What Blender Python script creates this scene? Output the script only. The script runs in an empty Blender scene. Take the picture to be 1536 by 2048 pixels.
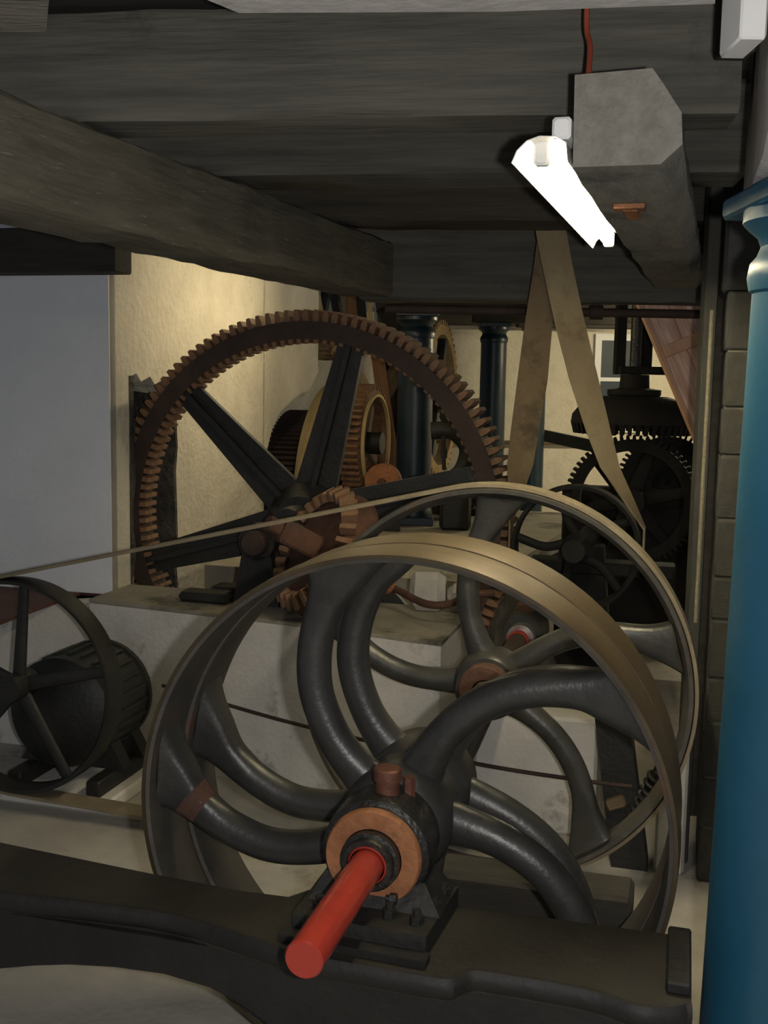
import bpy, bmesh, math, random
from mathutils import Vector, Matrix
random.seed(7)
V = Vector
PI = math.pi
scene = bpy.context.scene
COL = scene.collection

# ------------------------------------------------------------------ camera
F, PITCH, ROLL, PSI = 2200.0, 0.12, 0.018, 0.268
CAM = V((0, 0, 1.75))
cd = bpy.data.cameras.new('camera')
cam = bpy.data.objects.new('camera', cd)
COL.objects.link(cam)
cd.sensor_fit = 'VERTICAL'
cd.sensor_height = 36.0
cd.lens = 36.0 * F / 2048.0
cd.clip_start = 0.05
cam.matrix_world = Matrix.Translation(CAM) @ Matrix.Rotation(PI / 2 - PITCH, 4, 'X') @ Matrix.Rotation(ROLL, 4, 'Z')
scene.camera = cam

# ------------------------------------------------------------------ world, flash, exposure
w = bpy.data.worlds.new('world')
scene.world = w
w.use_nodes = True
w.node_tree.nodes['Background'].inputs[0].default_value = (0.75, 0.85, 1.0, 1)
w.node_tree.nodes['Background'].inputs[1].default_value = 0.09
fl = bpy.data.lights.new('camera_flash', 'POINT')
fl.energy = 68
fl.color = (1.0, 0.97, 0.95)
fl.shadow_soft_size = 0.02
flo = bpy.data.objects.new('camera_flash', fl)
flo.location = (0.10, 0.02, 1.74)
COL.objects.link(flo)
vs = scene.view_settings
vs.view_transform = 'Standard'
vs.look = 'None'
vs.gamma = 1
vs.use_curve_mapping = False
vs.exposure = 0.7
LAMP_POWER = 60.0
BACK_POWER = 36.0
BACK2_POWER = 300.0

# ------------------------------------------------------------------ geometry helpers
E1 = V((math.cos(PSI), -math.sin(PSI), 0))
DD = V((math.sin(PSI), math.cos(PSI), 0))
UP = V((0, 0, 1))
C1 = V((.032, 2.473, .704))     # front pulley pair, front rim edge
C2 = C1 + DD*1.271               # belt flywheel, on the same shaft
C3 = V((-.385, 5.213, 1.064))   # mortise gear

def ray(px, py):
    dx, dy = px - 768, py - 1024
    dx, dy = math.cos(ROLL) * dx + math.sin(ROLL) * dy, -math.sin(ROLL) * dx + math.cos(ROLL) * dy
    x, u = dx / F, -dy / F
    return V((x, math.cos(PITCH) + u * math.sin(PITCH), -math.sin(PITCH) + u * math.cos(PITCH)))
def aty(px, py, y):
    r = ray(px, py); return CAM + r * (y / r.y)
def atz(px, py, z):
    r = ray(px, py); return CAM + r * ((z - 1.75) / r.z)
def onp(px, py, p, n):
    r = ray(px, py); return CAM + r * ((p - CAM).dot(n) / r.dot(n))
def frame(o, x, y, z):
    return Matrix(((x.x, y.x, z.x, o.x), (x.y, y.y, z.y, o.y), (x.z, y.z, z.z, o.z), (0, 0, 0, 1)))
def MF(o):                       # machine frame: x across, y along the shaft, z up
    return frame(o, E1, DD, UP)
def TF(o):                       # transverse-axle frame: local y runs across the hall
    return frame(o, -DD, E1, UP)
def axis_frame(o, d):            # local y along d
    d = d.normalized()
    x = d.cross(UP)
    if x.length < 1e-4: x = V((1, 0, 0))
    x.normalize()
    return frame(o, x, d, x.cross(d))
def along(p0, p1):               # local x from p0 to p1, z up-ish
    d = (p1 - p0).normalized()
    y = UP.cross(d)
    if y.length < 1e-4: y = V((0, 1, 0))
    y.normalize()
    return frame(p0, d, y, d.cross(y))

class MB:
    def __init__(s): s.v = []; s.f = []
    def add(s, vs, fs):
        n = len(s.v); s.v += [tuple(p) for p in vs]; s.f += [tuple(i + n for i in f) for f in fs]; return s
    def box(s, x0, x1, y0, y1, z0, z1):
        return s.add([(x0,y0,z0),(x1,y0,z0),(x1,y1,z0),(x0,y1,z0),(x0,y0,z1),(x1,y0,z1),(x1,y1,z1),(x0,y1,z1)],
                     [(0,3,2,1),(4,5,6,7),(0,1,5,4),(1,2,6,5),(2,3,7,6),(3,0,4,7)])
    def hexa(s, b, t):           # bottom quad, top quad
        return s.add(list(b) + list(t), [(0,3,2,1),(4,5,6,7),(0,1,5,4),(1,2,6,5),(2,3,7,6),(3,0,4,7)])
    def cbox(s, x0, x1, y0, y1, z0, z1, c=.006):   # chamfered along every edge of the z/y faces
        xs = [(x0, c), (x0 + c, 0), (x1 - c, 0), (x1, c)]
        vs = []; fs = []
        for x, k in xs:
            for (y, z) in [(y0+k+c,z0+k),(y1-k-c,z0+k),(y1-k,z0+k+c),(y1-k,z1-k-c),(y1-k-c,z1-k),(y0+k+c,z1-k),(y0+k,z1-k-c),(y0+k,z0+k+c)]:
                vs.append((x, y, z))
        for i in range(3):
            for j in range(8):
                a, b = i*8+j, i*8+(j+1) % 8
                fs.append((a, a+8, b+8, b))
        fs.append(tuple(range(8))); fs.append(tuple(range(31, 23, -1)))
        return s.add(vs, fs)
    def lathe(s, prof, n=48, y_off=0, closed=False, cx=0, cz=0, rfun=None):   # prof (r, y) about local y
        m = len(prof); vs = []; fs = []
        for i in range(n):
            a = 2*PI*i/n
            for r, y in prof:
                vs.append((cx + r*math.cos(a), y + y_off, cz + r*math.sin(a)))
        for i in range(n):
            k = (i+1) % n
            for j in range(m if closed else m-1):
                j2 = (j+1) % m
                fs.append((i*m+j, i*m+j2, k*m+j2, k*m+j))
        if not closed:
            for j in (0, m-1):
                if prof[j][0] > 1e-6:
                    loop = [i*m+j for i in range(n)]
                    fs.append(tuple(loop if j else loop[::-1]))
        return s.add(vs, fs)
    def tube(s, pts, rad, n=12, u=None, flat=1.0, cap=True, closed=False, ex=None):
        """rad: list or float; section is rad in the side direction, rad*flat along u"""
        pts = [V(p) for p in pts]; m = len(pts); vs = []; fs = []
        prev = None
        for i, p in enumerate(pts):
            if closed: t = pts[(i+1) % m] - pts[i-1]
            else: t = pts[min(i+1, m-1)] - pts[max(i-1, 0)]
            t.normalize()
            if u is not None: b = V(u)
            elif prev is not None: b = prev
            else: b = UP if abs(t.z) < .9 else V((1, 0, 0))
            b = (b - t * b.dot(t)).normalized(); prev = b
            sd = t.cross(b)
            r = rad[i] if isinstance(rad, (list, tuple)) else rad
            fl_ = flat[i] if isinstance(flat, (list, tuple)) else flat
            for j in range(n):
                a = 2*PI*j/n
                ca, sa_ = math.cos(a), math.sin(a)
                if ex:
                    e = 2/ex[i]
                    ca = math.copysign(abs(ca)**e, ca); sa_ = math.copysign(abs(sa_)**e, sa_)
                vs.append(p + sd*(r*ca) + b*(r*fl_*sa_))
        for i in range(m if closed else m-1):
            k = (i+1) % m
            for j in range(n):
                j2 = (j+1) % n
                fs.append((i*n+j, i*n+j2, k*n+j2, k*n+j))
        if cap and not closed:
            fs.append(tuple(range(n))[::-1]); fs.append(tuple((m-1)*n + j for j in range(n)))
        return s.add(vs, fs)
    def strip(s, pts, wvec, th, closed=False):   # flat band: width vector(s) wvec, thickness th
        m = len(pts); vs = []; fs = []
        pts = [V(p) for p in pts]
        for i, p in enumerate(pts):
            wv = V(wvec[i]) if isinstance(wvec, list) else V(wvec)
            t = (pts[(i+1) % m] - pts[i-1]) if closed else (pts[min(i+1, m-1)] - pts[max(i-1, 0)])
            nn = wv.cross(t).normalized() * (th/2)
            vs += [p - wv/2 - nn, p + wv/2 - nn, p + wv/2 + nn, p - wv/2 + nn]
        for i in range(m if closed else m-1):
            k = (i+1) % m
            for j in range(4):
                j2 = (j+1) % 4
                fs.append((i*4+j, i*4+j2, k*4+j2, k*4+j))
        if not closed:
            fs.append((0,1,2,3)[::-1]); fs.append(tuple((m-1)*4+j for j in range(4)))
        return s.add(vs, fs)
    def prism(s, poly, axis, d0, d1):   # poly 2D extruded along axis ('y': poly=(x,z); 'z': poly=(x,y); 'x': (y,z))
        def mk(p, d):
            return {'y': (p[0], d, p[1]), 'z': (p[0], p[1], d), 'x': (d, p[0], p[1])}[axis]
        n = len(poly)
        return s.add([mk(p, d0) for p in poly] + [mk(p, d1) for p in poly],
                     [tuple(range(n)), tuple(range(2*n-1, n-1, -1))] + [(i, i+n, (i+1) % n + n, (i+1) % n) for i in range(n)])
    def gear(s, n, r_root, r_tip, r_in, y0, y1, tw=.5, taper=.6):   # toothed ring about local y
        vs = []; fs = []
        prof = []
        for i in range(n):
            a0 = 2*PI*i/n; p = 2*PI/n
            h = p*tw/2
            prof += [(r_root, a0 - h), (r_tip, a0 - h*taper), (r_tip, a0 + h*taper), (r_root, a0 + h)]
        m = len(prof)
        for r, a in prof:
            for y in (y0, y1): vs.append((r*math.cos(a), y, r*math.sin(a)))
        for r, a in prof:
            for y in (y0, y1): vs.append((r_in*math.cos(a), y, r_in*math.sin(a)))
        for i in range(m):
            k = (i+1) % m
            o, q = 2*m, 0
            fs += [(2*i, 2*i+1, 2*k+1, 2*k), (2*k, 2*m+2*k, 2*m+2*i, 2*i), (2*i+1, 2*m+2*i+1, 2*m+2*k+1, 2*k+1), (2*m+2*i, 2*m+2*k, 2*m+2*k+1, 2*m+2*i+1)]
        return s.add(vs, fs)
    def jitter(s, a):
        s.v = [(x + random.uniform(-a, a), y + random.uniform(-a, a), z + random.uniform(-a, a)) for x, y, z in s.v]; return s
    def mesh(s, name, angle=35):
        me = bpy.data.meshes.new(name)
        me.from_pydata(s.v, [], s.f)
        bm = bmesh.new(); bm.from_mesh(me)
        bmesh.ops.recalc_face_normals(bm, faces=bm.faces)
        bm.to_mesh(me); bm.free()
        me.polygons.foreach_set('use_smooth', [True] * len(me.polygons))
        me.set_sharp_from_angle(angle=math.radians(angle))
        me.update()
        return me
    def build(s, name, m, parent=None, M=None, angle=35):
        o = bpy.data.objects.new(name, s.mesh(name, angle))
        o.data.materials.append(m)
        COL.objects.link(o)
        if parent is not None: o.parent = parent
        if M is not None: o.matrix_basis = M
        return o

def tag(o, label, cat, group=None, kind=None):
    o['label'] = label
    if cat: o['category'] = cat
    if group: o['group'] = group
    if kind: o['kind'] = kind
    return o
def struct(o, label=None):
    o['kind'] = 'structure'
    if label: o['label'] = label
    return o
def thing(name, label, cat, M, group=None):
    o = bpy.data.objects.new(name, None); COL.objects.link(o)
    o.empty_display_size = .05
    o.matrix_basis = M
    return tag(o, label, cat, group)
def inst(name, me, parent, M):
    o = bpy.data.objects.new(name, me); COL.objects.link(o); o.parent = parent; o.matrix_basis = M
    return o
def catmull(pts, n=6):
    P = [V(p) for p in pts]; P = [P[0]*2 - P[1]] + P + [P[-1]*2 - P[-2]]
    out = []
    for i in range(1, len(P)-2):
        for k in range(n):
            t = k/n
            a, b, c, d = P[i-1], P[i], P[i+1], P[i+2]
            out.append(.5*((2*b) + (c-a)*t + (2*a-5*b+4*c-d)*t*t + (3*b-a-3*c+d)*t**3))
    out.append(P[-2])
    return out

# ------------------------------------------------------------------ materials
MATS = {}
def mat(name, c1, c2, rough=.6, metal=0.0, scale=6, stretch=(1, 1, 1), bump=.15, fine=60, c3=None, c3_amt=.0, spec=.5, rough2=None, c3_scale=2.5, bump_dist=.01):
    m = bpy.data.materials.new(name); m.use_nodes = True
    nt = m.node_tree; N = nt.nodes; L = nt.links
    b = N['Principled BSDF']
    tc = N.new('ShaderNodeTexCoord'); mp = N.new('ShaderNodeMapping')
    mp.inputs['Scale'].default_value = stretch
    L.new(tc.outputs['Object'], mp.inputs['Vector'])
    n1 = N.new('ShaderNodeTexNoise'); n1.inputs['Scale'].default_value = scale; n1.inputs['Detail'].default_value = 8; n1.inputs['Roughness'].default_value = .65
    L.new(mp.outputs[0], n1.inputs['Vector'])
    cr = N.new('ShaderNodeValToRGB')
    cr.color_ramp.elements[0].position = .32; cr.color_ramp.elements[0].color = (*c1, 1)
    cr.color_ramp.elements[1].position = .68; cr.color_ramp.elements[1].color = (*c2, 1)
    L.new(n1.outputs['Fac'], cr.inputs['Fac'])
    colr = cr.outputs['Color']
    if c3 is not None:
        n3 = N.new('ShaderNodeTexNoise'); n3.inputs['Scale'].default_value = c3_scale; n3.inputs['Detail'].default_value = 6; n3.inputs['Roughness'].default_value = .7
        L.new(mp.outputs[0] if c3_scale > 20 else tc.outputs['Object'], n3.inputs['Vector'])
        r3 = N.new('ShaderNodeValToRGB')
        r3.color_ramp.elements[0].position = .62 - c3_amt*.3; r3.color_ramp.elements[0].color = (0, 0, 0, 1)
        r3.color_ramp.elements[1].position = .74 - c3_amt*.3; r3.color_ramp.elements[1].color = (1, 1, 1, 1)
        L.new(n3.outputs['Fac'], r3.inputs['Fac'])
        mx = N.new('ShaderNodeMix'); mx.data_type = 'RGBA'
        L.new(r3.outputs['Color'], mx.inputs[0]); L.new(colr, mx.inputs[6]); mx.inputs[7].default_value = (*c3, 1)
        colr = mx.outputs[2]
    L.new(colr, b.inputs['Base Color'])
    mr = N.new('ShaderNodeMapRange')
    mr.inputs[3].default_value = rough; mr.inputs[4].default_value = rough2 if rough2 is not None else min(1, rough + .15)
    L.new(n1.outputs['Fac'], mr.inputs[0]); L.new(mr.outputs[0], b.inputs['Roughness'])
    b.inputs['Metallic'].default_value = metal
    b.inputs['Specular IOR Level'].default_value = spec
    if bump:
        nf = N.new('ShaderNodeTexNoise'); nf.inputs['Scale'].default_value = fine; nf.inputs['Detail'].default_value = 5
        L.new(mp.outputs[0], nf.inputs['Vector'])
        ad = N.new('ShaderNodeMath'); ad.operation = 'ADD'
        L.new(n1.outputs['Fac'], ad.inputs[0]); L.new(nf.outputs['Fac'], ad.inputs[1])
        bp = N.new('ShaderNodeBump'); bp.inputs['Strength'].default_value = bump; bp.inputs['Distance'].default_value = bump_dist
        L.new(ad.outputs[0], bp.inputs['Height']); L.new(bp.outputs[0], b.inputs['Normal'])
    MATS[name] = m
    return m
def emit(name, col, st):
    m = bpy.data.materials.new(name); m.use_nodes = True
    b = m.node_tree.nodes['Principled BSDF']
    b.inputs['Base Color'].default_value = (*col, 1)
    b.inputs['Emission Color'].default_value = (*col, 1); b.inputs['Emission Strength'].default_value = st
    MATS[name] = m; return m

m_plaster = mat('cream_whitewash', (.66, .60, .47), (.80, .74, .60), .85, scale=5, bump=.55, fine=28, c3=(.42, .40, .36), c3_amt=.0, bump_dist=.02)
m_plaster_cool_lit = mat('cool_lit_whitewash', (0.74, 0.76, 0.79), (0.82, 0.84, 0.86), .85, scale=3, bump=.25, fine=30)  # bluish tint paints in the cool light falling on this wall
m_plaster_grey = mat('grey_plaster', (.50, .48, .46), (.60, .58, .56), .9, scale=4, bump=.4, fine=25, c3=(.36, .34, .31), c3_amt=.15)
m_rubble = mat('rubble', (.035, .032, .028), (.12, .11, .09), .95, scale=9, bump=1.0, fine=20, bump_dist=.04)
m_conc = mat('concrete', (0.6, 0.57, 0.51), (0.74, 0.71, 0.65), .85, scale=4, bump=.3, fine=50, c3=(.24, .22, .18), c3_amt=.12, c3_scale=3)
m_conc_top = mat('dusty_concrete', (.25, .23, .18), (.36, .33, .26), .9, scale=4, bump=.3, fine=50, c3=(.10, .09, .07), c3_amt=.25, c3_scale=2.2)
m_stone = mat('pale_stone', (.45, .43, .38), (.58, .55, .49), .9, scale=8, bump=.6, fine=30)
m_floor = mat('cement_floor', (.36, .34, .29), (.50, .47, .41), .85, scale=3, bump=.25, fine=40, c3=(.22, .20, .17), c3_amt=.15)
m_brown_board = mat('brown_board', (.10, .045, .032), (.14, .065, .045), .7, scale=4, bump=.15)
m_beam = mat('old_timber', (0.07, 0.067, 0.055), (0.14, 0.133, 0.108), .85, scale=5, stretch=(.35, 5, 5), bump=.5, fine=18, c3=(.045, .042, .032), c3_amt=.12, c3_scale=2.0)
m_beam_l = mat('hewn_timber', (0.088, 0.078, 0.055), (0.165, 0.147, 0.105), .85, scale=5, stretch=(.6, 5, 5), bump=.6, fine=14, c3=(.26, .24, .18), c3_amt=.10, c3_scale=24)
m_beam_shade2 = mat('second_timber_shaded', (0.055, 0.052, 0.042), (0.112, 0.106, 0.085), .85, scale=5, stretch=(.35, 5, 5), bump=.5, fine=18, c3=(.10, .075, .05), c3_amt=-.05, c3_scale=4)  # darker copy of the nearest beam's timber; gap shade put into the colour
m_beam_shade3 = mat('third_timber_shaded', (0.036, 0.03, 0.021), (0.075, 0.064, 0.046), .85, scale=5, stretch=(.35, 5, 5), bump=.5, fine=18, c3=(.12, .07, .035), c3_amt=-.12, c3_scale=4)  # darkest, browner copy; shade between the beams put into the colour
m_beam_g = mat('sawn_timber', (.16, .15, .125), (.25, .235, .20), .85, scale=6, stretch=(1, 4, 4), bump=.5, fine=25, c3=(.11, .105, .09), c3_amt=.2, c3_scale=4)
m_dark_wood = mat('dark_wood', (.022, .019, .015), (.045, .040, .030), .8, scale=6, stretch=(.5, 4, 4), bump=.3)
m_mid_wood = mat('brown_wood', (.11, .075, .04), (.20, .145, .08), .75, scale=5, stretch=(.4, 6, 6), bump=.3)
m_orange_wood = mat('orange_wood', (0.26, 0.12, 0.045), (0.36, 0.18, 0.065), .6, scale=5, stretch=(.4, 6, 6), bump=.15)
m_pale_wood = mat('pale_wood', (.50, .36, .15), (.66, .50, .25), .65, scale=5, stretch=(1, 3, 1), bump=.15)
m_cog = mat('wooden_cog', (.17, .085, .045), (.30, .17, .09), .75, scale=14, bump=.3, c3=(.09, .06, .04), c3_amt=.2, c3_scale=9)
m_cog_pale = mat('pale_cog', (.30, .20, .09), (.45, .32, .16), .7, scale=14, bump=.3)
m_iron = mat('cast_iron_grey', (0.042, 0.041, 0.037), (0.074, 0.072, 0.065), .30, metal=.3, scale=5, bump=.12, fine=70, c3=(.10, .085, .065), c3_amt=.05, c3_scale=3, rough2=.46)
m_rim_in = mat('rim_iron', (.055, .052, .045), (.10, .09, .075), .5, metal=.25, scale=6, bump=.2, fine=60, c3=(.13, .06, .035), c3_amt=.2, c3_scale=3)
m_rim = mat('worn_rim', (0.044, 0.03, 0.015), (0.1, 0.073, 0.036), .42, metal=.45, scale=3, stretch=(1, 30, 1), bump=.12, fine=20, rough2=.58, c3=(.07, .045, .026), c3_amt=.2, c3_scale=1.8)
m_rust = mat('rust', (0.07, 0.032, 0.021), (0.135, 0.064, 0.04), .85, scale=9, bump=.5, fine=50, c3=(.07, .05, .04), c3_amt=.15, c3_scale=4)
m_rust_o = mat('orange_rust', (.24, .09, .035), (.42, .18, .075), .6, metal=.2, scale=12, bump=.3, c3=(.08, .05, .035), c3_amt=.3, c3_scale=10)
m_gear_iron = mat('gear_iron', (0.035, 0.022, 0.016), (0.065, 0.04, 0.029), .7, metal=.1, scale=7, bump=.25)
m_black = mat('black_iron', (.012, .012, .010), (.026, .025, .021), .45, scale=6, bump=.25, fine=50, rough2=.65)
m_dull = mat('dull_black', (.008, .0078, .0068), (.017, .016, .0135), .75, scale=6, bump=.25, fine=50, spec=.3)
m_bed = mat('bed_iron', (0.007, 0.0065, 0.0056), (0.016, 0.0145, 0.0115), .55, scale=4, bump=.25, fine=40, rough2=.75)
m_bed_top = mat('oily_bed_top', (0.013, 0.0115, 0.008), (0.032, 0.027, 0.017), .5, scale=3, bump=.2, fine=40, c3=(.018, .016, .012), c3_amt=.3, c3_scale=3, rough2=.75)
m_grease = mat('greased_iron', (.010, .010, .009), (.028, .026, .022), .25, scale=10, bump=.5, fine=60, rough2=.45)
m_steel = mat('steel', (.32, .31, .29), (.45, .44, .41), .3, metal=.9, scale=10, bump=.05)
m_copper = mat('copper_cup', (.11, .045, .03), (.20, .085, .05), .5, metal=.4, scale=14, bump=.3)
m_red = mat('red_paint', (0.32, 0.032, 0.02), (0.38, 0.044, 0.027), .14, scale=5, bump=.04, c3=(.25, .03, .02), c3_amt=.08, c3_scale=8, rough2=.2)
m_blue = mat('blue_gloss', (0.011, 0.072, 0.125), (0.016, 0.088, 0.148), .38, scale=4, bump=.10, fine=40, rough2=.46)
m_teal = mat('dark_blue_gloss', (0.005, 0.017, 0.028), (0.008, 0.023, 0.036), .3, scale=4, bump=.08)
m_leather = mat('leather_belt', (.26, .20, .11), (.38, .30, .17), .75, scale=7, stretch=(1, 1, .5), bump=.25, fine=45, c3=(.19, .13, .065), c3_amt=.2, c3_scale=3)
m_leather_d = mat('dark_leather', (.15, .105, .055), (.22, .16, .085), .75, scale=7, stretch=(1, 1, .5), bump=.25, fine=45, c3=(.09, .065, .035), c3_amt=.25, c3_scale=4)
m_belt = mat('belt_canvas', (0.17, 0.135, 0.085), (0.25, 0.205, 0.135), .7, scale=5, bump=.2, fine=50)
m_rope = mat('rope', (.17, .15, .10), (.26, .23, .15), .9, scale=60, bump=.5)
m_green = mat('motor_green', (0.016, 0.02, 0.015), (0.032, 0.036, 0.027), .5, scale=5, bump=.15, c3=(.03, .025, .02), c3_amt=.2)
m_white = mat('white_enamel', (.78, .78, .76), (.82, .82, .80), .4, scale=4, bump=0)
m_block = mat('block', (0.046, 0.045, 0.04), (0.068, 0.066, 0.057), .9, scale=18, bump=.4, fine=70)
m_mortar = mat('mortar', (0.13, 0.125, 0.1), (0.17, 0.16, 0.13), .95, scale=20, bump=.4)
m_post = mat('painted_post', (0.035, 0.035, 0.028), (0.055, 0.054, 0.043), .7, scale=6, bump=.2)
m_pink_wood = mat('varnished_fir', (0.5, 0.24, 0.15), (0.9, 0.66, 0.52), .55, scale=3.5, stretch=(.8, 12, 12), bump=.15, fine=10)
m_fir = mat('fir_batten', (0.55, 0.3, 0.18), (0.66, 0.4, 0.25), .6, scale=5, stretch=(.6, 6, 6), bump=.15)
m_cable = mat('red_cable', (.30, .06, .03), (.34, .075, .04), .5, scale=10, bump=0)
m_tube = emit('fluorescent_tube', (1.0, .87, .58), LAMP_POWER)
m_tube2 = emit('added_far_tube', (1.0, .87, .58), BACK2_POWER)  # tube of the added, unseen lamp in the far bay
m_bulb = emit('wall_fluorescent_tube', (1.0, .84, .52), BACK_POWER)
m_glass = bpy.data.materials.new('night_glass'); m_glass.use_nodes = True
_b = m_glass.node_tree.nodes['Principled BSDF']; _b.inputs['Base Color'].default_value = (.045, .06, .075, 1); _b.inputs['Roughness'].default_value = .35; _b.inputs['Specular IOR Level'].default_value = .1

# ------------------------------------------------------------------ room shell
def slab(name, poly, z0, z1, m, angle=30):
    return MB().prism(poly, 'z', z0, z1).build(name, m, angle=angle)
struct(slab('floor', [(-5, -1.5), (5, -1.5), (5, 13.2), (-5, 13.2)], -.1, 0, m_floor), 'pale cement floor of the mill basement')
struct(slab('ceiling', [(-4.2, .4), (3.2, .4), (3.2, 5.1), (-4.2, 5.1)], 2.62, 2.68, m_dark_wood), 'dark boarded ceiling above the beams')
struct(slab('ceiling_back', [(-.1, 5.45), (4.6, 5.45), (4.6, 12.6), (-.1, 12.6)], 2.36, 2.42, m_dark_wood), 'low dark ceiling of the far bay')
struct(slab('ceiling_recess', [(-4.2, 5.45), (-.1, 5.45), (-.1, 12.6), (-4.2, 12.6)], 3.4, 3.46, m_dark_wood), 'high dark ceiling over the left recess')
struct(MB().box(-4.2, 4.6, 12.4, 12.6, 0, 3.399).build('wall_back', m_plaster), 'cream whitewashed far wall')
struct(MB().box(4.5, 4.6, 3.3, 12.4, 0, 3.2).build('wall_right', m_plaster_grey), 'grey right wall of the far bay')

# left wall: runs along the shaft direction, with a slot for the gear and a notch at its far end
WP = V((-1.225, 5.444, 0))
def ws(px, py=900):     # wall coordinate (metres along DD from WP) and height seen at a pixel
    p = onp(px, py, WP, E1); return (p - WP).dot(DD), p.z
s0 = ws(222)[0]; sa = ws(279)[0]; sb = ws(352)[0]; sc = ws(528)[0]; sd = ws(636)[0]
sa = min(sa, -.055)
slot_top = max(ws(300, 752)[1], 1.70)
mb = MB()
TOPZ = 3.399
def wcol(sA, sB, zA0, zA1, zB0, zB1, th=.38):
    mb.hexa([(0, sA, zA0), (0, sB, zB0), (-th, sB, zB0), (-th, sA, zA0)], [(0, sA, zA1), (0, sB, zB1), (-th, sB, zB1), (-th, sA, zA1)])
wcol(s0, sa, 0, TOPZ, 0, TOPZ)
n = 10
edge = [slot_top + .02*math.sin(i*2.1) - (.10 if i == n else 0) - .05*(i/n) for i in range(n+1)]
for i in range(n):
    wcol(sa + (sb-sa)*i/n, sa + (sb-sa)*(i+1)/n, edge[i], TOPZ, edge[i+1], TOPZ)
wcol(sb, sc, 0, TOPZ, 0, TOPZ)
notch = [(528, 965), (533, 905), (545, 855), (562, 822), (585, 802), (608, 793), (622, 775), (636, 745)]
nz = [ws(x, y) for x, y in notch]
for (a, za), (b, zb) in zip(nz[:-1], nz[1:]): wcol(a, b, za, TOPZ, zb, TOPZ)
for (a, za) in [nz[0]]: wcol(a - .02, a, 0, TOPZ, 0, TOPZ)
o = mb.build('wall_left', m_plaster, M=MF(WP), angle=20); struct(o, 'whitewashed left wall cut through for the big gear')
# ragged stone edges of the slot
mb = MB()
random.seed(3)
prevn = None
N_ = 14
for side, s_ in (('near', sa), ('far', sb)):
    pts = []
    for i in range(N_ + 1):
        z = slot_top * i / N_
        pts.append((random.uniform(-.025, .02), z))
    for i in range(N_):
        j0, j1 = pts[i][0], pts[i+1][0]; z0, z1 = pts[i][1], pts[i+1][1]
        if side == 'near':
            mb.hexa([(.004, s_-.03, z0), (.004, s_+.012+j0, z0), (-.38, s_+.01, z0), (-.38, s_-.03, z0)], [(.004, s_-.03, z1), (.004, s_+.012+j1, z1), (-.38, s_+.01, z1), (-.38, s_-.03, z1)])
        else:
            mb.hexa([(.004, s_-.02+j0, z0), (.004, s_+.005+j0*.6, z0), (-.38, s_+.03, z0), (-.38, s_-.05+j0, z0)], [(.004, s_-.02+j1, z1), (.004, s_+.005+j1*.6, z1), (-.38, s_+.03, z1), (-.38, s_-.05+j1, z1)])
o = mb.build('trim_1', m_rubble, M=MF(WP), angle=20); struct(o, 'ragged grey rubble edge of the gear slot')
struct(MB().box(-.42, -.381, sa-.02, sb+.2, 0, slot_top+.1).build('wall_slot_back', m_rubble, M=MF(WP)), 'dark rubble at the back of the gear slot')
# transverse wall left of the corner
K = WP + DD * s0
mb = MB()
mb.box(-2.6, 0.0, 0, .06, 0, 3.399)
struct(mb.build('wall_front_left', m_plaster_cool_lit, M=MF(K - DD*.008), angle=20), 'whitewashed wall facing the motor, cool light tinted into its colour')
# lintel over it
pl = onp(245, 546, K - DD*.1, DD); q = MF(K).inverted() @ pl
tag(MB().cbox(-2.6, q.x, -.172, -.010, q.z, q.z + .2).build('lintel', m_dark_wood, M=MF(K)), 'dark wooden lintel above the cool-tinted wall, left of the hewn beam', 'lintel')
# far wall window
def W(px, py, y=12.4): return aty(px, py, y)
a, b = W(1190, 668), W(1275, 865)
t = tag(thing('window_1', 'white framed casement window in the far wall', 'window', Matrix.Translation(V(((a.x+b.x)/2, 12.37, b.z)))), 'white framed casement window in the far wall', 'window')
del t['category']; struct(t)
hw, hh = (b.x - a.x)/2, a.z - b.z
mb = MB(); fw = .07
mb.box(-hw, -hw+fw, -.03, .03, 0, hh); mb.box(hw-fw, hw, -.03, .03, 0, hh); mb.box(-hw+fw, hw-fw, -.03, .03, 0, fw); mb.box(-hw+fw, hw-fw, -.03, .03, hh-fw, hh)
mb.build('window_frame', m_white, t)
MB().box(-hw+fw, hw-fw, -.028, .025, hh*.52, hh*.56).build('transom', m_white, t)
MB().box(-hw+fw, hw-fw, .0, .01, fw, hh*.52).build('pane', m_glass, t)
MB().box(-hw+fw, hw-fw, .0, .01, hh*.56, hh-fw).build('pane', m_glass, t)
a, b = W(890, 884, 12.3), W(1420, 890, 12.3)
tag(MB().tube([a - V((1, 0, 0)), b + V((.05, 0, 0))], .022, 8).build('wall_pipe', m_mid_wood), 'thin brown pipe running along the cream far wall', 'pipe')
a, b = aty(1075, 868, 11.9), aty(1190, 893, 11.2)
tag(MB().box(0, (b-a).length, -.02, .02, -.06, .06).build('iron_bar', m_black, M=along(a, b)), 'black iron bar between the far column and the black gears', 'bar')

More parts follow.
